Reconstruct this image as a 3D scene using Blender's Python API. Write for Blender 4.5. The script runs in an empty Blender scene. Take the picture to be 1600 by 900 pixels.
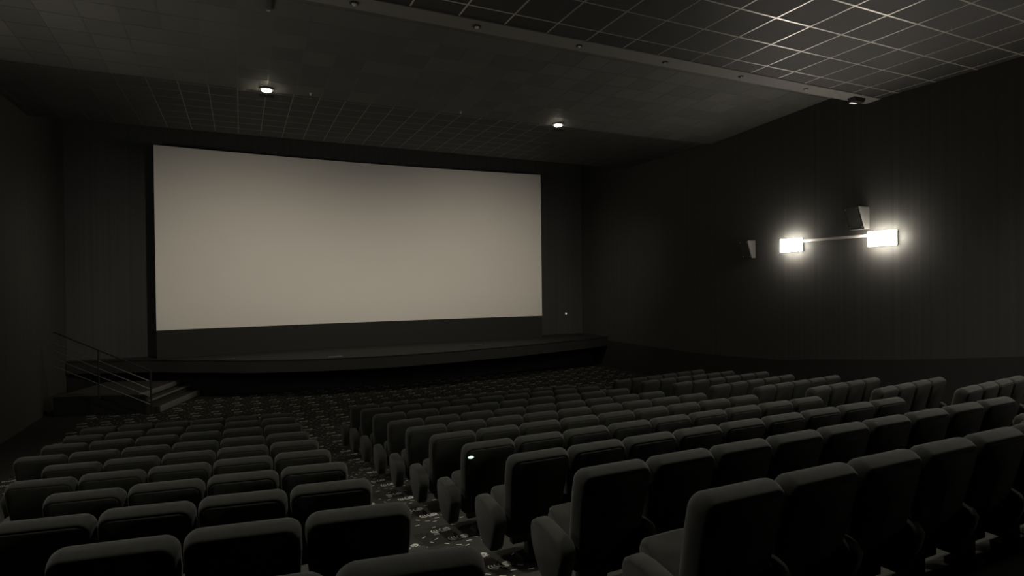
import bpy, bmesh, math, random
from mathutils import Vector, Matrix
random.seed(7)
C = bpy.context.scene.collection
sc = bpy.context.scene

# ---------------------------------------------------------------- camera, world, exposure
EZ = 3.30                       # eye height above the flat floor in front of the screen
def make_camera():
    f, yaw, pit, rol = 907.0, math.radians(25.05), math.radians(0.40), math.radians(0.683)
    F = Vector((math.sin(yaw)*math.cos(pit), math.cos(yaw)*math.cos(pit), -math.sin(pit)))
    R0 = Vector((math.cos(yaw), -math.sin(yaw), 0)); U = R0.cross(F)
    R = math.cos(rol)*R0 - math.sin(rol)*U; Up = math.sin(rol)*R0 + math.cos(rol)*U
    cd = bpy.data.cameras.new('camera'); cd.sensor_width = 36; cd.lens = f/1600*36; cd.clip_start = .05
    co = bpy.data.objects.new('camera', cd); C.objects.link(co)
    m = Matrix.Identity(4)
    for i, v in enumerate((R, Up, -F)):
        for k in range(3): m[k][i] = v[k]
    m[2][3] = EZ
    co.matrix_world = m; sc.camera = co
make_camera()
w = bpy.data.worlds.new('world'); sc.world = w; w.use_nodes = True
w.node_tree.nodes['Background'].inputs[0].default_value = (0.5, .55, .6, 1)
w.node_tree.nodes['Background'].inputs[1].default_value = 0.0
vs = sc.view_settings
vs.view_transform = 'Standard'; vs.look = 'None'; vs.gamma = 1; vs.use_curve_mapping = False; vs.exposure = 0.0
BOX_EMIT = 68.0        # wall light boxes
SPOT_W = 720.0         # two ceiling spots in front of the screen
DOWN_W = 480.0          # unseen downlights added over the audience

# ---------------------------------------------------------------- materials
def mat(name, col, rough=.8, metal=0., spec=.5, sheen=0.):
    m = bpy.data.materials.new(name); m.use_nodes = True
    b = m.node_tree.nodes['Principled BSDF']
    b.inputs['Base Color'].default_value = (*col, 1); b.inputs['Roughness'].default_value = rough
    b.inputs['Metallic'].default_value = metal; b.inputs['Specular IOR Level'].default_value = spec
    b.inputs['Sheen Weight'].default_value = sheen
    return m
def nodes(m): return m.node_tree.nodes, m.node_tree.links, m.node_tree.nodes['Principled BSDF']
def emis(name, col, strength):
    m = mat(name, (.8, .8, .8)); b = m.node_tree.nodes['Principled BSDF']
    b.inputs['Emission Color'].default_value = (*col, 1); b.inputs['Emission Strength'].default_value = strength
    return m
def noise_tint(m, c1, c2, scale, detail=3, bump=0., bscale=None, rough=None):
    n, l, b = nodes(m)
    tc = n.new('ShaderNodeTexCoord'); nz = n.new('ShaderNodeTexNoise'); cr = n.new('ShaderNodeValToRGB')
    nz.inputs['Scale'].default_value = scale; nz.inputs['Detail'].default_value = detail
    cr.color_ramp.elements[0].color = (*c1, 1); cr.color_ramp.elements[1].color = (*c2, 1)
    cr.color_ramp.elements[0].position = .35; cr.color_ramp.elements[1].position = .65
    l.new(tc.outputs['Object'], nz.inputs['Vector']); l.new(nz.outputs[0], cr.inputs[0]); l.new(cr.outputs[0], b.inputs['Base Color'])
    if bump:
        n2 = n.new('ShaderNodeTexNoise'); n2.inputs['Scale'].default_value = bscale
        bp = n.new('ShaderNodeBump'); bp.inputs['Strength'].default_value = bump; bp.inputs['Distance'].default_value = .003
        l.new(tc.outputs['Object'], n2.inputs['Vector']); l.new(n2.outputs[0], bp.inputs['Height']); l.new(bp.outputs[0], b.inputs['Normal'])
    return m
def tile_mat(name, c1, c2, size, ox, oy, rough):
    """each acoustic tile keeps its own slight tone"""
    m = mat(name, c1, rough); n, l, b = nodes(m)
    tc = n.new('ShaderNodeTexCoord'); mp = n.new('ShaderNodeMapping'); fl = n.new('ShaderNodeVectorMath'); fl.operation = 'FLOOR'
    mp.vector_type = 'POINT'; mp.inputs['Location'].default_value = (-ox/size, -oy/size, 0); mp.inputs['Scale'].default_value = (1/size, 1/size, 0)
    wn = n.new('ShaderNodeTexWhiteNoise'); wn.noise_dimensions = '2D'; cr = n.new('ShaderNodeValToRGB')
    cr.color_ramp.elements[0].color = (*c1, 1); cr.color_ramp.elements[1].color = (*c2, 1)
    l.new(tc.outputs['Object'], mp.inputs[0]); l.new(mp.outputs[0], fl.inputs[0]); l.new(fl.outputs[0], wn.inputs['Vector'])
    l.new(wn.outputs['Value'], cr.inputs[0]); l.new(cr.outputs[0], b.inputs['Base Color'])
    return m
def rib_mat(name, c, axis, scale, strength):
    m = mat(name, c, .85); n, l, b = nodes(m)
    tc = n.new('ShaderNodeTexCoord'); sp = n.new('ShaderNodeSeparateXYZ'); mt = n.new('ShaderNodeMath'); mt.operation = 'MULTIPLY'; mt.inputs[1].default_value = scale
    sn = n.new('ShaderNodeMath'); sn.operation = 'SINE'
    nz = n.new('ShaderNodeTexNoise'); nz.noise_dimensions = '1D'; nz.inputs['Scale'].default_value = 9; nz.inputs['Detail'].default_value = 6
    cr = n.new('ShaderNodeValToRGB'); cr.color_ramp.elements[0].color = (c[0]*.90, c[1]*.90, c[2]*.90, 1); cr.color_ramp.elements[1].color = (c[0]*1.12, c[1]*1.12, c[2]*1.12, 1)
    cr.color_ramp.elements[0].position = .3; cr.color_ramp.elements[1].position = .7
    bp = n.new('ShaderNodeBump'); bp.inputs['Strength'].default_value = strength; bp.inputs['Distance'].default_value = .01
    l.new(tc.outputs['Object'], sp.inputs[0]); l.new(sp.outputs[axis], mt.inputs[0]); l.new(mt.outputs[0], sn.inputs[0])
    l.new(sn.outputs[0], bp.inputs['Height']); l.new(bp.outputs[0], b.inputs['Normal'])
    l.new(sp.outputs[axis], nz.inputs['W']); l.new(nz.outputs[0], cr.inputs[0]); l.new(cr.outputs[0], b.inputs['Base Color'])
    return m
M = {}
M['fabric'] = noise_tint(mat('seat_fabric', (.03, .03, .027), .92, spec=.2, sheen=.10), (.0122, .0126, .0100), (.0162, .0166, .0134), 14, 4, .5, 500)
M['shell'] = noise_tint(mat('seat_back_cloth', (.02, .02, .018), .92, spec=.2), (.0120, .0124, .0100), (.0155, .0160, .0130), 10, 4, .5, 400)
M['leg'] = mat('black_steel', (.012, .012, .012), .5)
M['wall'] = rib_mat('pleated_wall_cloth', (.050, .049, .044), 'Y', 120, .03)
M['wallx'] = rib_mat('black_front_cloth', (.055, .056, .056), 'X', 60, .02)
M['blackpaint'] = mat('black_paint', (.006, .006, .006), .9)
M['void'] = mat('matt_black_void', (.035, .035, .033), .9)
M['dado'] = mat('dark_panelling', (.022, .021, .02), .9)
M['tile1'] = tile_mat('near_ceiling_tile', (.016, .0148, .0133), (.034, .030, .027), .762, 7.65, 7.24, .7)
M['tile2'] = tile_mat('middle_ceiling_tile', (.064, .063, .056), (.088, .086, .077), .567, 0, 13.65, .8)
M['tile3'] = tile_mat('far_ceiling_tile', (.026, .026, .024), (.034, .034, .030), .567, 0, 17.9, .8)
M['bar1'] = mat('grey_ceiling_bar', (.55, .52, .47), .32, .6)
M['bar2'] = mat('dark_ceiling_joint', (.045, .045, .040), .5)
M['bar3'] = mat('dull_ceiling_bar', (.075, .075, .065), .4, .3)
M['beam'] = mat('grey_painted_beam', (.17, .162, .148), .8)
M['beamside'] = mat('dark_beam_paint', (.03, .03, .028), .8)
M['screen'] = mat('screen_vinyl', (.78, .755, .71), .9, spec=.1)
M['skirt'] = mat('screen_skirt_cloth', (.019, .019, .0165), .9)
M['carpet'] = noise_tint(mat('carpet', (.03, .03, .027), .95, spec=.1), (.024, .023, .0195), (.034, .0325, .0275), 40, 5, .6, 250)
M['motif'] = mat('carpet_motif_yarn', (.50, .49, .44), .95, spec=.1)
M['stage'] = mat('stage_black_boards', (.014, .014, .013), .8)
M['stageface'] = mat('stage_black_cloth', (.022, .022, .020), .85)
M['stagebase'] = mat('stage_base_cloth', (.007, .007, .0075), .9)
M['step'] = noise_tint(mat('step_carpet', (.03, .03, .027), .95), (.022, .022, .018), (.034, .034, .028), 25, 4)
M['nosing'] = mat('step_nosing', (.17, .17, .15), .6)
M['steel'] = mat('brushed_steel', (.35, .35, .34), .35, .9)
M['box'] = emis('lit_opal_diffuser', (1, .93, .82), BOX_EMIT)
M['lampface'] = emis('lit_spot_lens', (1, .93, .72), 60)
M['spkside'] = mat('speaker_cabinet', (.065, .062, .057), .6)
M['spkgrill'] = mat('speaker_grille', (.07, .068, .062), .6)
M['barpaint'] = mat('satin_bar', (.62, .6, .56), .4, .2)
M['white'] = mat('white_plastic', (.75, .75, .72), .4)
M['glow'] = emis('small_green_white_glow', (.75, 1, .85), .9)
M['striplit'] = emis('dim_lit_strip', (1, .97, .9), .55)
M['glass'] = mat('dim_lens_glass', (.5, .5, .48), .1)

# ---------------------------------------------------------------- helpers
def link(name, me, m, parent=None):
    o = bpy.data.objects.new(name, me); C.objects.link(o)
    for x in (m if isinstance(m, (list, tuple)) else [m]): me.materials.append(x)
    if parent: o.parent = parent
    return o
def obj(name, bm, m, parent=None, smooth=False, ang=40):
    bmesh.ops.recalc_face_normals(bm, faces=bm.faces)
    me = bpy.data.meshes.new(name); bm.to_mesh(me); bm.free()
    if smooth:
        for p in me.polygons: p.use_smooth = True
        me.set_sharp_from_angle(angle=math.radians(ang))
    return link(name, me, m, parent)
def tag(o, label, cat=None, group=None, kind=None):
    if label: o['label'] = label
    if cat: o['category'] = cat
    if group: o['group'] = group
    if kind: o['kind'] = kind
    return o
def struct(o, label=None):
    o['kind'] = 'structure'
    if label: o['label'] = label
    return o
def empty(name, loc, rz=0):
    o = bpy.data.objects.new(name, None); C.objects.link(o); o.location = loc; o.rotation_euler = (0, 0, rz); o.empty_display_size = .1
    return o
def bx(bm, x0, x1, y0, y1, z0, z1, bev=0, mi=0):
    vs_ = [bm.verts.new(p) for p in ((x0,y0,z0),(x1,y0,z0),(x1,y1,z0),(x0,y1,z0),(x0,y0,z1),(x1,y0,z1),(x1,y1,z1),(x0,y1,z1))]
    fs = [bm.faces.new([vs_[i] for i in q]) for q in ((0,3,2,1),(4,5,6,7),(0,1,5,4),(1,2,6,5),(2,3,7,6),(3,0,4,7))]
    for f in fs: f.material_index = mi
    if bev:
        es = list({e for f in fs for e in f.edges}); bmesh.ops.bevel(bm, geom=es, offset=bev, segments=2, affect='EDGES', profile=.5)
def box(name, dims, m, parent=None, bev=0):
    bm = bmesh.new(); bx(bm, *dims, bev=bev); return obj(name, bm, m, parent, bev > 0)
def prism(bm, pts, y0, y1, frame):
    """pts 2D; frame(u, v, w) -> 3D, w from y0 to y1"""
    a = [bm.verts.new(frame(u, v, y0)) for u, v in pts]; b = [bm.verts.new(frame(u, v, y1)) for u, v in pts]
    n = len(pts); bm.faces.new(a); bm.faces.new(b[::-1])
    for i in range(n): bm.faces.new((a[i], b[i], b[(i+1) % n], a[(i+1) % n]))
def loft(bm, rings, cap=True):
    vr = [[bm.verts.new(p) for p in r] for r in rings]
    n = len(vr[0])
    for a, b in zip(vr, vr[1:]):
        for i in range(n): bm.faces.new((a[i], a[(i+1) % n], b[(i+1) % n], b[i]))
    if cap: bm.faces.new(vr[0][::-1]); bm.faces.new(vr[-1])
def tube(bm, a, b, r, n=10):
    a = Vector(a); b = Vector(b); d = (b-a).normalized(); s = d.orthogonal().normalized(); t = d.cross(s)
    loft(bm, [[p + r*(math.cos(2*math.pi*i/n)*s + math.sin(2*math.pi*i/n)*t) for i in range(n)] for p in (a, b)])
def lathe(bm, prof, n=20, c=(0, 0, 0)):
    loft(bm, [[(c[0]+r*math.cos(2*math.pi*i/n), c[1]+r*math.sin(2*math.pi*i/n), c[2]+z) for i in range(n)] for r, z in prof])

# ---------------------------------------------------------------- floor: a raked ramp that flattens in front of the stage
ROWY = [1.95 + 1.02*k for k in range(10)]
TOPZ = [-.915, -1.095, -1.275, -1.44, -1.59, -1.735, -1.87, -1.98, -2.09, -2.225]
SEAT_H = .89           # backrest height
FLOOR_DROP = .93       # row-top height over the ramp when it was measured
def fz(y):
    ks = [(-8, -1.85+.187*9.95+EZ)] + [(a, b-FLOOR_DROP+EZ) for a, b in zip(ROWY, TOPZ)] + [(12.2, .10), (13.3, .04), (14.5, 0), (30, 0)]
    for (a, b), (c, d) in zip(ks, ks[1:]):
        if y <= c: return b + (d-b)*(y-a)/(c-a)
    return 0.0
XL, XR, YB, YF = -4.7, 13.2, -5.0, 21.2
def build_floor():
    bm = bmesh.new()
    xs = [XL-.3 + (XR-XL+.6)*i/12 for i in range(13)]
    ys = [YB-.3] + [YB + 1.0*i for i in range(1, 7)] + ROWY + [12.2, 13.3, 14.5, 17, 19, YF+.3]
    g = [[bm.verts.new((x, y, fz(y))) for x in xs] for y in ys]
    for j in range(len(ys)-1):
        for i in range(len(xs)-1): bm.faces.new((g[j][i], g[j][i+1], g[j+1][i+1], g[j+1][i]))
    # woven motifs: thin yarn ribbons laid in the carpet
    def rib(pts, wd):
        P = [Vector(p) for p in pts]
        q = []
        for i, p in enumerate(P):
            d = (P[min(i+1, len(P)-1)] - P[max(i-1, 0)]); d = Vector((-d.y, d.x)).normalized()*wd/2
            q.append((p+d, p-d))
        for (a, b), (c, d) in zip(q, q[1:]):
            f = bm.faces.new([bm.verts.new((v.x, v.y, fz(v.y)+.004)) for v in (a, b, d, c)]); f.material_index = 1
    def arc(cx, cy, rx, ry, a0, a1, n=6): return [(cx+rx*math.cos(math.radians(a0+(a1-a0)*i/n)), cy+ry*math.sin(math.radians(a0+(a1-a0)*i/n))) for i in range(n+1)]
    G = [arc(.050, .070, .050, .068, 130, 268), arc(.068, .078, .040, .055, 140, 265), arc(.088, .086, .034, .046, 145, 265),
         arc(.118, .080, .032, .048, 100, 300) + [(.134, .066), (.118, .070)],
         [(.086, .004), (.094, .020), (.128, .018), (.150, .016)], [(.124, .108), (.150, .020)], [(.140, .122), (.170, .014)],
         arc(.158, .085, .028, .028, 100, -60), [(.163, .060), (.178, .040), (.196, .048)], [(.150, .126), (.170, .130), (.192, .100)]]
    def glyph(x, y, s=1.0):
        for k, st in enumerate(G): rib([(x + (px-.098)*s, y + (py-.065)*s) for px, py in st], .0105*s if k != 7 else .018*s)
    def dash(x, y, a):
        l = .026; rib([(x-l*math.cos(a), y-l*math.sin(a)), (x+l*math.cos(a), y+l*math.sin(a))], .012)
    dashes = [(-.16, -.10, -.9), (-.08, -.20, 2.6), (.04, -.14, -.15), (.13, -.07, -.9), (.16, -.20, 0.), (-.20, .10, .6), (.20, .22, .7), (-.15, .25, -.2), (-.02, -.26, .5), (.22, .02, 1.9), (-.22, -.30, .2), (.10, .47, -.8), (-.10, .50, .5)]
    def ok(x, y):
        if y > 11.5: return -3.6 < x < 13.0 and y < 19.3
        return 3.5 < y and (.55 < x < 2.15 or 6.45 < x < 7.95)
    for i in range(-12, 30):
        for j in range(0, 19):
            x = 1.845 + .485*i; y = 2.26 + .98*j
            if ok(x, y): glyph(x, y)
            if ok(x, y+.33): glyph(x-.07, y+.33)
            for dx, dy, a in dashes:
                if ok(x+dx, y+dy+.0): dash(x+dx, y+dy-.02, a)
    me = bpy.data.meshes.new('floor'); 
    for f in bm.faces:
        f.normal_update()
        if f.normal.z < 0: f.normal_flip()
    bm.to_mesh(me); bm.free()
    o = link('floor', me, [M['carpet'], M['motif']]); struct(o, 'dark raked carpet floor with pale woven arc lettering and confetti dashes')
build_floor()

# ---------------------------------------------------------------- walls and ceiling
H = 6.0 + EZ
struct(box('wall_right', (XR, XR+.2, YB, YF+.2, -.3, H), M['wall']), 'black pleated fabric side wall')
struct(box('wall_left', (XL-.2, XL, YB, YF+.2, -.3, H), M['wall']), 'black pleated fabric side wall')
struct(box('wall_front', (XL-.2, XR+.2, YF, YF+.2, -.3, H), M['wallx']), 'black wall behind the cinema screen')
struct(box('wall_back', (XL-.2, XR+.2, YB-.2, YB, -.3, H), M['wallx']), 'black rear wall')
def dado():
    bm = bmesh.new(); ys = [YB] + ROWY + [12.2, 13.3, 14.5, YF]
    a = [(y, fz(y)) for y in ys]; b = [(y, fz(y)+1.02) for y in ys[::-1]]
    prism(bm, a+b, XR-.03, XR, lambda u, v, w: (w, u, v))
    struct(obj('trim_1', bm, M['dado']), 'plain black lower panelling along the right wall')
dado()
Z1 = EZ+4.11; Z3 = EZ+4.29
z2 = lambda y: EZ + 4.235 + .058*(13.65-y)
def slab(name, y0, y1, za, zb, t, m, label):
    bm = bmesh.new()
    prism(bm, [(y0, za), (y1, zb), (y1, zb+t), (y0, za+t)], XL, XR, lambda u, v, w: (w, u, v))
    return struct(obj(name, bm, m), label)
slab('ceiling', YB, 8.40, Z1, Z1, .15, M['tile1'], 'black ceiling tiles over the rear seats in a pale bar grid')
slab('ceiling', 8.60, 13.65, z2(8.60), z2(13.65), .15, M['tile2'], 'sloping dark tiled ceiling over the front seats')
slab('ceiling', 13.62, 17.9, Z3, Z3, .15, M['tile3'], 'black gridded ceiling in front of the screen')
struct(box('ceiling', (XL, XR, 17.9, YF, EZ+5.7, EZ+5.8), M['void']), 'black void ceiling above the screen')
struct(box('trim_2', (XL, XR, 17.9, 18.0, Z3, EZ+5.8), M['void']), 'black upstand at the end of the gridded ceiling')
bm = bmesh.new(); prism(bm, [(8.38, Z1-.02), (8.74, EZ+4.075), (8.74, z2(8.74)+.05), (8.38, z2(8.74)+.05)], XL, XR, lambda u, v, w: (w, u, v))
struct(obj('trim_3', bm, M['beam']), 'grey painted ceiling beam across the hall with small lamps in it')
# ceiling grid bars: real flat bars just below the tiles
def grid(name, x0, size, y0, ylist_n, ya, yb, zf_, m, wd, drop, label, ymul=1):
    bm = bmesh.new()
    i0 = math.ceil((XL-x0)/size); i1 = math.floor((XR-x0)/size)
    for i in range(i0, i1+1):
        x = x0+i*size
        prism(bm, [(ya, zf_(ya)-drop), (yb, zf_(yb)-drop), (yb, zf_(yb)+.01), (ya, zf_(ya)+.01)], x-wd/2, x+wd/2, lambda u, v, w: (w, u, v))
    j = math.ceil((ya-y0)/(size*ymul)); 
    while y0+j*size*ymul < yb-.02:
        y = y0+j*size*ymul
        if y > ya+.02: bx(bm, XL, XR, y-wd/2, y+wd/2, zf_(y)-drop*.9, zf_(y)+.01)
        j += 1
    return struct(obj(name, bm, m), label)
grid('trim_4', 7.65, .762, 7.24, 0, YB, 8.38, lambda y: Z1, M['bar1'], .026, .004, 'pale bars of the rear ceiling grid')
grid('trim_5', 0.0, .567, 13.65, 0, 8.75, 13.6, z2, M['bar2'], .011, .002, 'dark joints of the sloping ceiling')
grid('trim_6', 0.0, .567, 17.9, 0, 13.66, 17.88, lambda y: Z3, M['bar3'], .017, .003, 'dull bars of the gridded ceiling by the screen')

# ---------------------------------------------------------------- screen
SX0, SX1, SY = -2.32, 10.84, 20.40
def sy(x): t = (x-(SX0+SX1)/2)/((SX1-SX0)/2); return SY + .34*(1-t*t)
def curved(bm, x0, x1, z0, z1, fy, t, n=40):
    rings = []
    for i in range(n+1):
        x = x0+(x1-x0)*i/n; y = fy(x)
        rings.append([(x, y, z0), (x, y, z1), (x, y+t, z1), (x, y+t, z0)])
    loft(bm, rings)
scr = empty('projection_screen', ((SX0+SX1)/2, SY, EZ-2.13))
tag(scr, 'large pale curved cinema screen on the front wall above the black stage', 'screen')
def child(o, root): o.parent = root; o.matrix_parent_inverse = Matrix.Translation(root.location).inverted() ; return o
bm = bmesh.new(); curved(bm, SX0, SX1, EZ-1.28, EZ+4.315, sy, .03); child(obj('screen_surface', bm, M['screen'], None, True), scr)
bm = bmesh.new(); curved(bm, SX0, SX1, EZ-2.13, EZ-1.28, lambda x: sy(x)+.01, .03)
child(obj('skirt_panel', bm, M['skirt'], None, True), scr)['label'] = 'dark cloth panel under the screen'
bm = bmesh.new()
for x in (SX0+.3, -.1, 2.1, 4.26, 6.4, 8.6, SX1-.3): bx(bm, x-.04, x+.04, sy(x)+.04, sy(x)+.12, EZ-2.13, EZ+4.25)
bx(bm, SX0+.2, SX1-.2, YF-.16, YF-.1, EZ+4.1, EZ+4.2)
child(obj('rear_frame', bm, M['blackpaint']), scr)

# ---------------------------------------------------------------- stage
def spline(pts, x):
    for (a, b), (c, d) in zip(pts, pts[1:]):
        if x <= c: t = (x-a)/(c-a); t = t*t*(3-2*t)*.35 + t*.65; return b+(d-b)*t
    return pts[-1][1]
LIP = [(-4.7, 21.0), (-2.6, 20.3), (-1.33, 19.45), (.37, 18.45), (2.08, 17.85), (4.2, 17.55), (6.0, 17.65), (8.4, 18.0), (9.7, 18.3), (11.5, 18.75), (13.3, 19.3)]
BASE = [(-4.7, 21.1), (-2.6, 20.9), (-1.19, 20.45), (-.06, 20.0), (2.25, 19.35), (5.14, 19.2), (7.85, 19.55), (10.5, 19.95), (13.3, 20.35)]
st = empty('stage', (4.26, 19.8, 0)); tag(st, 'low black stage with a curved overhanging front edge under the cinema screen', 'stage')
def stage_part(name, pts, z0, z1, m):
    bm = bmesh.new(); rings = []
    for i in range(61):
        x = XL + .02 + (XR-XL-.06)*i/60; y = spline(pts, x)
        rings.append([(x, y, z0), (x, y, z1), (x, YF-.01, z1), (x, YF-.01, z0)])
    loft(bm, rings); return child(obj(name, bm, m, None, True), st)
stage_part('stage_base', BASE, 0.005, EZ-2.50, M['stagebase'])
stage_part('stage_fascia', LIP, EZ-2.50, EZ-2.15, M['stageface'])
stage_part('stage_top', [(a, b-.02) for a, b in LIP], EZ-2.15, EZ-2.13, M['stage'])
for (x, y, wd, lab) in ((2.55, 18.05, .42, 'pale floor vent strip set in the stage beside its centre'), (-.35, 19.0, .45, 'dim floor vent strip set in the stage toward its left end'), (7.4, 18.8, .5, 'dim floor vent strip set in the stage toward its right end')):
    v = empty('floor_vent', (x, y, EZ-2.13)); tag(v, lab, 'floor vent', 'vents in the stage floor')
    bm = bmesh.new(); bx(bm, -wd/2, wd/2, -.05, .05, 0, .02, .004); obj('frame', bm, M['nosing'] if x > 2 and x < 3 else M['step'], v, True)
    bm = bmesh.new()
    for k in range(7): bx(bm, -wd/2+.03+k*(wd-.06)/7, -wd/2+.03+(k+.6)*(wd-.06)/7, -.035, .035, .018, .026)
    obj('grille', bm, M['steel'], v)

# ---------------------------------------------------------------- side steps and handrail, front left
A17 = math.radians(-18.35)
stp = empty('side_steps', (-1.95, 17.84, 0), A17); tag(stp, 'short carpeted side steps with pale nosings rising left beside the stage', 'steps')
# local frame: y runs along the nosings, -x climbs
for k in range(3):
    x0 = -.26*k; z0 = .17*k; ext = -2.6
    bm = bmesh.new(); bx(bm, x0+ext+.26*k, x0-.02, 0, 2.46-.06*k, z0+.003, z0+.17); obj('step', bm, M['step'], stp)
    bm = bmesh.new()
    if k == 1: bx(bm, x0-.05, x0, 0, 2.46-.06*k, z0+.135, z0+.176, .004)
    else: bx(bm, x0-.05, x0, 0, 2.46-.06*k, z0+.02 if k == 0 else z0+.05, z0+.176, .004)
    obj('nosing', bm, M['nosing'], stp, True)['label'] = 'pale edge strip of a step'
bm = bmesh.new(); bx(bm, -2.6, -.35, -.05, 0.0, .003, .50); obj('side_cheek', bm, M['blackpaint'], stp)
hr = empty('handrail', (-2.15, 17.62, 0), A17); tag(hr, 'thin steel handrail with five sloping bars at the side steps left of the stage', 'handrail')
bm = bmesh.new(); tube(bm, (0, 0, .0), (0, 0, 1.15), .022, 12); obj('post', bm, M['leg'], hr, True)
bm = bmesh.new(); lathe(bm, [(.05, 0), (.05, .012), (.024, .02)]); obj('post_flange', bm, M['steel'], hr, True)
for k, (z, r) in enumerate(((1.15, .018), (.88, .010), (.68, .010), (.48, .010), (.28, .010))):
    bm = bmesh.new(); tube(bm, (0, 0, z), (-2.3, 0, z+.46*2.3), r); obj('rail', bm, M['leg'] if k == 0 else M['steel'], hr, True)
bm = bmesh.new(); tube(bm, (-1.25, 0, .5), (-1.25, 0, 1.15+.46*1.25), .022, 12); obj('post', bm, M['leg'], hr, True)

# ---------------------------------------------------------------- wall lights
def wall_light(x, y0, side, label, group='wall lights along the side walls'):
    t = empty('wall_light', (x, y0, EZ+.76)); tag(t, label, 'wall light', group)
    s = -side                                     # into the room
    for yy in (2.38, 0):
        bm = bmesh.new(); xa, xb = sorted((s*.07, s*.18)); bx(bm, xa, xb, yy, yy+.60, 0, .335, .015)
        obj('light_box', bm, M['box'], t, True)['label'] = 'glowing white opal box'
        bm = bmesh.new(); xa, xb = sorted((0, s*.069)); bx(bm, xa, xb, yy+.01, yy+.59, .01, .325); obj('back_plate', bm, M['steel'], t)
    bm = bmesh.new(); xa, xb = sorted((s*.08, s*.105)); bx(bm, xa, xb, .58, 2.40, .225, .287, .004); obj('bar', bm, M['barpaint'], t, True)
    for yy in (1.0, 1.9):
        bm = bmesh.new(); xa, xb = sorted((0, s*.08)); bx(bm, xa, xb, yy, yy+.05, .24, .28); obj('bracket', bm, M['steel'], t)
    return t
wall_light(XR, 8.0, 1, 'twin glowing white box lights joined by a steel bar on the right wall')
wall_light(XR, 1.2, 1, 'unseen twin glowing box lights on the right wall beside the rear seats')  # unseen pair added; glints on the near ceiling bars point to it
wall_light(XL, 8.0, -1, 'unseen twin glowing box lights on the left wall')  # unseen pair added to mirror the right wall and light the left

# ---------------------------------------------------------------- wedge speakers on the right wall
def speaker(y, z0, h, top, bot, ln, label):
    t = empty('wall_speaker', (XR, y, z0)); tag(t, label, 'speaker', 'wall speakers on the right wall')
    pts = [(-.03, 0), (-bot, 0), (-top, h), (-.03, h)]
    bm = bmesh.new(); prism(bm, pts, 0, ln, lambda u, v, w: (u, w, v)); bmesh.ops.bevel(bm, geom=list(bm.edges), offset=.006, segments=1, affect='EDGES')
    obj('cabinet', bm, M['spkside'], t)
    sl = (top-bot)/h
    fr = lambda u, v, w: (-(bot+sl*v) - w, u, v)
    bm = bmesh.new(); prism(bm, [(.025, .03), (ln-.025, .03), (ln-.025, h-.03), (.025, h-.03)], 0, .012, fr); obj('grille', bm, M['spkgrill'], t)
    bm = bmesh.new()
    for a, b, c, d in ((0, ln, h-.022, h), (0, ln, 0, .022), (0, .014, 0, h), (ln-.014, ln, 0, h)): prism(bm, [(a, c), (b, c), (b, d), (a, d)], 0, .016, fr)
    obj('front_rim', bm, M['spkside'], t)['label'] = 'grey rim round the dark grille'
    for (a, b) in ((.04, .05), (ln-.04, .05), (.04, h-.05), (ln-.04, h-.05)):
        bm = bmesh.new(); tube(bm, fr(a, b, .008), fr(a, b, .022), .014); obj('screw', bm, M['steel'], t, True)
    bm = bmesh.new(); bx(bm, -.03, 0, ln*.3, ln*.7, h*.2, h*.8); obj('wall_bracket', bm, M['leg'], t)
speaker(8.64, EZ+1.17, .51, .42, .21, .37, 'grey wedge speaker with dark grille above the lit wall light')
speaker(11.92, EZ+.65, .49, .33, .17, .33, 'smaller looking grey wedge speaker left of the lit wall light, nearer the screen')

# ---------------------------------------------------------------- ceiling spots lighting the screen
def ceiling_spot(x, y, label, aim, power):
    t = empty('ceiling_spot', (x, y, Z3)); tag(t, label, 'spotlight', 'two lit ceiling spots before the screen')
    bm = bmesh.new(); lathe(bm, [(.135, -.055), (.15, -.05), (.15, -.07), (.11, -.075), (.11, -.055)], 28); obj('trim_ring', bm, M['beamside'], t, True)
    bm = bmesh.new(); lathe(bm, [(.12, .02), (.12, -.06), (.105, -.075), (.09, -.03)], 28); obj('housing', bm, M['leg'], t, True)
    bm = bmesh.new(); lathe(bm, [(.085, -.10), (.10, -.082), (.10, -.07)], 28); obj('lens', bm, M['lampface'], t, True)['label'] = 'glowing warm lens'
    bm = bmesh.new(); bx(bm, -.15, .15, -.13, .040, -.216, -.210)  # plate and strut added to keep the spot off the front floor
    bx(bm, -.008, .008, -.13, -.115, -.212, -.06)
    obj('light_stop', bm, M['blackpaint'], t)['label'] = 'added black plate under the lens, blocking light to the floor'
    ld = bpy.data.lights.new('spot_beam', 'SPOT'); ld.energy = power; ld.color = (1, .90, .74); ld.spot_size = math.radians(130); ld.spot_blend = 1.0; ld.shadow_soft_size = .022
    lo = bpy.data.objects.new('spot_beam', ld); C.objects.link(lo); lo.parent = t; lo.location = (0, 0, -.16)
    lo.rotation_euler = (Vector(aim)-Vector((x, y, Z3))).to_track_quat('-Z', 'Y').to_euler()
ceiling_spot(.56, 13.50, 'left one of the two glowing ceiling spots in front of the screen', (.5, 20, EZ-5.5), SPOT_W)
ceiling_spot(7.72, 13.50, 'right one of the two glowing ceiling spots in front of the screen', (7.7, 20, EZ-5.5), SPOT_W)

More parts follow.
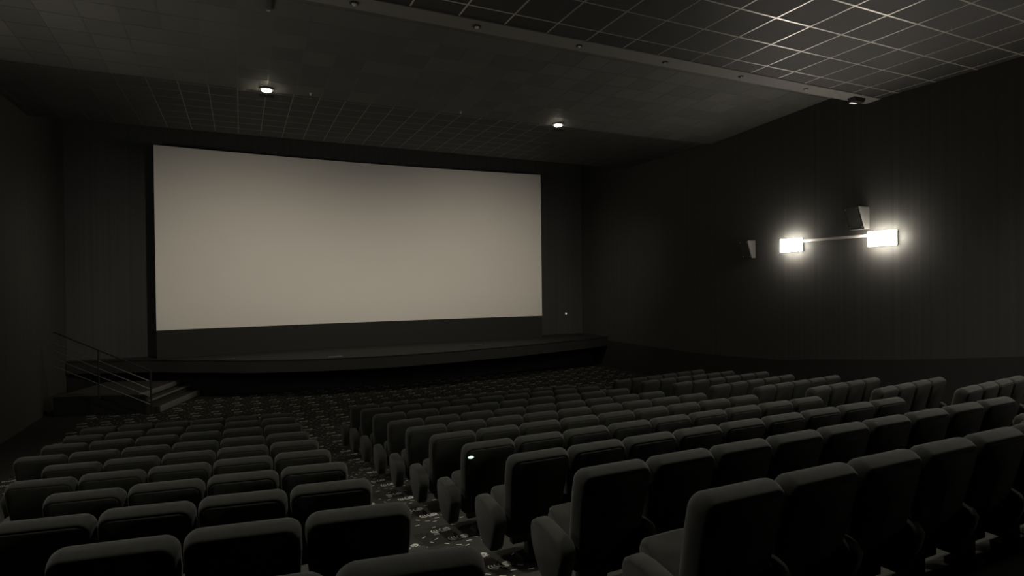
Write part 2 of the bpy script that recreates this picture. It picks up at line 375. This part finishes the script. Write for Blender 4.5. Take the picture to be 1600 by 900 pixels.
def beam_lamp(x, label, r=.035):
    t = empty('beam_lamp', (x, 8.56, EZ+4.085)); tag(t, label, 'recessed lamp', 'small lamps in the ceiling beam')
    bm = bmesh.new(); lathe(bm, [(r, .0), (r*1.5, -.004), (r*1.5, -.014), (r, -.016)], 18); obj('ring', bm, M['leg'], t, True)
    bm = bmesh.new(); lathe(bm, [(r*.3, -.045), (r*.75, -.03), (r*.8, -.010)], 14); obj('bulb', bm, M['glass'], t, True)
ordn = ['first', 'second', 'third', 'fourth', 'fifth', 'sixth']
for i, x in enumerate((1.54, 3.44, 5.33, 7.19, 9.09, 10.96)): beam_lamp(x, 'small recessed lamp in the grey ceiling beam, %s from the left' % ordn[i], .045 if i < 2 else .035)
t = empty('emergency_light', (12.62, 8.56, EZ+4.08)); tag(t, 'black faceted emergency light with white strip at the right end of the beam', 'emergency light')
bm = bmesh.new(); prism(bm, [(-.19, -.01), (-.13, -.09), (.13, -.09), (.19, -.01), (.19, .01), (-.19, .01)], -.085, .085, lambda u, v, w: (u, w, v)); obj('housing', bm, M['blackpaint'], t)
bm = bmesh.new(); bx(bm, -.13, .05, .03, .088, -.096, -.07); obj('light_strip', bm, M['striplit'], t)['label'] = 'white strip'
def sprinkler(x, y, z, label):
    t = empty('sprinkler', (x, y, z)); tag(t, label, 'sprinkler', 'sprinkler heads on the ceiling')
    bm = bmesh.new(); lathe(bm, [(.03, .0), (.03, -.006), (.01, -.008), (.01, -.03)], 14); obj('collar', bm, M['steel'], t, True)
    bm = bmesh.new(); lathe(bm, [(.004, -.03), (.022, -.034), (.022, -.038)], 14); obj('deflector', bm, M['white'], t, True)
sprinkler(1.45, 13.45, z2(13.45), 'tiny sprinkler head right of the left glowing ceiling spot')
sprinkler(4.95, 13.45, z2(13.45), 'tiny sprinkler head left of the right glowing ceiling spot')
t = empty('ceiling_sensor', (.46, 9.75, z2(9.75))); tag(t, 'slim dark sensor box on the sloping ceiling above the left spot', 'sensor')
bm = bmesh.new(); bx(bm, -.035, .035, -.28, .30, -.05, 0, .008); obj('body', bm, M['beamside'], t, True)
bm = bmesh.new(); lathe(bm, [(.03, -.05), (.025, -.075)], 14, (0, .26, 0)); obj('lens', bm, M['steel'], t, True)
t = empty('wall_switch', (12.40, YF, EZ-1.33)); tag(t, 'tiny white switch plate on the black wall right of the screen', 'switch')
bm = bmesh.new(); bx(bm, -.045, .045, -.015, 0, 0, .10, .004); obj('plate', bm, M['white'], t, True)
bm = bmesh.new(); bx(bm, -.02, .02, -.022, -.014, .03, .07, .002); obj('rocker', bm, M['glow'], t, True)

# unseen downlights added to brighten seats and aisle (near ceiling, above the frame)
def added_downlight(x, y, power, z, where):
    t = empty('added_downlight', (x, y, z)); tag(t, 'unseen round downlight in the rear ceiling above ' + where, 'added_downlight', 'added downlights above the audience')
    bm = bmesh.new(); lathe(bm, [(.10, 0), (.12, -.004), (.12, -.016), (.09, -.018)], 24); obj('ring', bm, M['leg'], t, True)
    ld = bpy.data.lights.new('lamp', 'SPOT'); ld.energy = power; ld.color = (1, .96, .84); ld.spot_size = math.radians(118); ld.spot_blend = .9; ld.shadow_soft_size = .09
    lo = bpy.data.objects.new('lamp', ld); C.objects.link(lo); lo.parent = t; lo.location = (0, 0, -.04)
for x, q in ((-1.9, 'the left block of seats'), (1.35, 'the left aisle'), (4.26, 'the middle block'), (7.2, 'the right aisle'), (9.9, 'the right block of seats')): added_downlight(x, 4.4, DOWN_W, Z1, q)

# ---------------------------------------------------------------- seats
PITCH = .545
def rrect(w0, w1, z0, z1, rt, rb, n=6):
    """closed outline, width w0 at the bottom, w1 at the top"""
    def hw(z): t = (z-z0)/(z1-z0); t = min(1, max(0, t/.75)); return w0/2+(w1-w0)/2*t
    out = []
    for i in range(n+1):
        a = math.radians(-90+90*i/n); out.append((hw(z0+rb)-rb+rb*math.cos(a), z0+rb+rb*math.sin(a)))
    for zz in (.35, .55, .75): 
        z = z0+(z1-z0)*zz; out.append((hw(z), z))
    for i in range(n+1):
        a = math.radians(90*i/n); out.append((w1/2-rt+rt*math.cos(a), z1-rt+rt*math.sin(a)))
    return out + [(-x, z) for x, z in out[::-1]]
REC = math.tan(math.radians(13))
def lean(x, y, z): return (x, y + REC*(SEAT_H-z), z)
def mesh_backrest():
    bm = bmesh.new(); rings = []
    for y, ins, tz in ((.036, .020, .046), (.038, .016, .038), (.048, .010, .028), (.080, .003, .008), (.112, 0, 0), (.135, .002, .002), (.16, .012, .012), (.175, .03, .03), (.180, .06, .06)):
        rings.append([lean(x, y-.036, z) for x, z in rrect(.455-2*ins, .530-2*ins, .22+ins, SEAT_H-tz, .064-ins*.4, .05)])
    # gentle crown along the top edge
    rings = [[(x, y, z - (.012*(x/.26)**2 if z > .7 else 0)) for x, y, z in r] for r in rings]
    loft(bm, rings); return bm
def mesh_shell():
    bm = bmesh.new(); rings = []
    for y, ins in ((-.005, .036), (.0, .030), (.012, .028)):
        rings.append([lean(x, y-.004, z) for x, z in rrect(.455-2*ins, .530-2*ins, .18+ins, SEAT_H-ins-.030, .050, .05)])
    loft(bm, rings); return bm
def mesh_cushion():
    """tip-up cushion, folded up: hinge low at the back, front lip raised"""
    bm = bmesh.new(); rings = []
    L = .44; a = math.radians(34); hy, hz = .20, .205
    prof = [(0, -.03, .42), (.02, -.065, .44), (.10, -.085, .46), (.30, -.09, .47), (.41, -.075, .465), (.44, -.03, .455)]
    up = [(.45, .03, .455), (.42, .075, .465), (.30, .085, .47), (.10, .08, .46), (.0, .05, .44), (-.01, .0, .42)]
    pts = prof+up
    xs = [(-.5, .88, .03), (-.47, .96, .008), (-.42, 1, 0), (0, 1.02, 0), (.42, 1, 0), (.47, .96, .008), (.5, .88, .03)]
    cu, cv = .22, 0
    for fx, s, _ in xs:
        r = []
        for u, v, wd in pts:
            uu = cu+(u-cu)*s; vv = cv+(v-cv)*(s if abs(fx) < .45 else s*.8)
            r.append((fx*.428, hy + uu*math.cos(a) - vv*math.sin(a)*-1*.0 - vv*math.sin(a), hz + uu*math.sin(a) + vv*math.cos(a)))
        rings.append(r)
    loft(bm, rings); return bm
def arm_outline(s=0):
    p = [(.045, .395), (.075, .438), (.12, .460), (.20, .474), (.33, .493), (.41, .490), (.455, .462), (.472, .42), (.468, .36), (.445, .29), (.405, .225), (.35, .165), (.30, .135), (.15, .135), (.12, .17), (.09, .26), (.06, .33)]
    cx, cz = .27, .30
    out = []
    for y, z in p:
        d = Vector((cx-y, cz-z)); d.normalize(); out.append((y+d.x*s, z+d.y*s))
    return out
def mesh_arm(x0):
    bm = bmesh.new(); wd = .056
    rings = []
    for x, s in ((-wd, .022), (-wd+.006, .008), (-wd+.018, 0), (0, -.003), (wd-.018, 0), (wd-.006, .008), (wd, .022)):
        rings.append([(x0+x, y, z) for y, z in arm_outline(s)])
    loft(bm, rings); return bm
def mesh_leg(x0):
    bm = bmesh.new(); bx(bm, x0-.17, x0+.17, .21, .27, .12, .20, .006); bx(bm, x0-.035, x0+.035, .20, .28, -.02, .15, .004); bx(bm, x0-.10, x0+.10, .17, .32, -.035, .008, .003)
    return bm
AX = PITCH/2; AO = PITCH/2 + .068      # inner armrests are shared, aisle ones stand further out
pm = {}
def part_mesh(key, bm, m, smooth=True, ang=50):
    o = obj(key, bm, m, None, smooth, ang); me = o.data; bpy.data.objects.remove(o); pm[key] = me
part_mesh('backrest', mesh_backrest(), M['fabric']); part_mesh('back_panel', mesh_shell(), M['shell']); part_mesh('seat_cushion', mesh_cushion(), M['fabric'])
part_mesh('armrest_a', mesh_arm(-AX), M['fabric']); part_mesh('armrest_b', mesh_arm(AX), M['fabric']); part_mesh('armrest_c', mesh_arm(-AO), M['fabric']); part_mesh('armrest_d', mesh_arm(AO), M['fabric'])
part_mesh('leg', mesh_leg(0), M['leg'])
def make_seat(keys):
    root = empty('cinema_seat', (0, 0, 0))
    for k in keys:
        nm = k[:-2] if k.endswith(('_a', '_b', '_c', '_d')) else k
        o = bpy.data.objects.new(nm, pm[k]); C.objects.link(o); o.parent = root
    return root
def copy_seat(src):
    r = src.copy(); C.objects.link(r)
    for ch in list(src.children):
        c = ch.copy(); C.objects.link(c); c.parent = r
    return r
base = ['backrest', 'back_panel', 'seat_cushion', 'leg']
protos = {'first': (base+['armrest_c'], None), 'last': (base+['armrest_a', 'armrest_d'], None), 'firstb': (base+['armrest_d'], None), 'lastb': (base+['armrest_b', 'armrest_c'], None), 'mid': (base+['armrest_a'], None), 'midb': (base+['armrest_b'], None)}
made = {}
def seat(kind):
    if kind not in made: made[kind] = make_seat(protos[kind][0]); return made[kind]
    return copy_seat(made[kind])
ORD = ['first', 'second', 'third', 'fourth', 'fifth', 'sixth', 'seventh', 'eighth', 'ninth', 'tenth']
def rowname(k):                     # k = 9 is the row nearest the screen
    n = 9-k
    return 'front row' if n == 0 else ORD[n] + ' row from the screen'
def place(kind, x, y, rz, label, group, first_extra=None):
    o = seat(kind); o.location = (x, y, fz(y)); o.rotation_euler = (0, 0, rz)
    tag(o, label, 'cinema seat', group); return o
# middle block
for k, Y in enumerate(ROWY):
    for i in range(9):
        o = place('first' if i == 0 else 'mid' if i < 8 else 'last', 1.84+PITCH*(i+.5), Y, 0,
              'black seat in the middle block, %s, %s' % (rowname(k), 'beside the left aisle' if i == 0 else 'beside the right aisle' if i == 8 else '%s from the left' % ORD[i]),
              'seats in the middle block')
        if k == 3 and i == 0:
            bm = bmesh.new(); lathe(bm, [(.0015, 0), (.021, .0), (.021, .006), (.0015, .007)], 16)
            p = obj('glow_plate', bm, M['glow'], o, True); p.rotation_euler = (math.radians(90-13), 0, 0); p.location = lean(-.205, -.012, .77); p.scale = (1.35, .6, 1); p['label'] = 'small pale glowing plate'  # emissive disc for the one pale spot on this seat back
# side blocks, turned towards the screen
ANG = math.radians(8.5)
NR = {9: 6, 8: 6, 7: 6, 6: 5, 5: 5, 4: 4, 3: 4, 2: 4, 1: 4, 0: 4}
for k, Y in enumerate(ROWY):
    for i in range(NR[k]):
        s = PITCH*(i+.5)
        place('first' if i == 0 else 'mid' if i < NR[k]-1 else 'last', 7.80+s*.975*math.cos(ANG), Y+s*math.sin(ANG)-.05, ANG,
              'black seat in the right block, %s, %s' % (rowname(k), 'beside the aisle' if i == 0 else 'at the wall end' if i == NR[k]-1 else '%s from the aisle' % ORD[i]),
              'seats in the right block')
NL = {9: 6, 8: 6, 7: 6, 6: 6, 5: 5, 4: 5, 3: 4, 2: 4, 1: 3, 0: 3}
for k, Y in enumerate(ROWY):
    for i in range(NL[k]):
        s = PITCH*(i+.5)
        place('firstb' if i == 0 else 'midb' if i < NL[k]-1 else 'lastb', .795-s*math.cos(ANG), Y+s*math.sin(ANG)-.05, -ANG,
              'black seat in the left block, %s, %s' % (rowname(k), 'beside the aisle' if i == 0 else '%s from the aisle' % ORD[i]),
              'seats in the left block')
t = empty('pale_bar', (2.0, 7.02, fz(7.02))); tag(t, 'tiny pale bar at the carpet edge by the middle block', 'floor marker')
bm = bmesh.new(); bx(bm, -.035, .035, -.008, .008, -.008, .012, .002); obj('body', bm, M['white'], t, True)  # small white bar for one pale mark beside the armrest
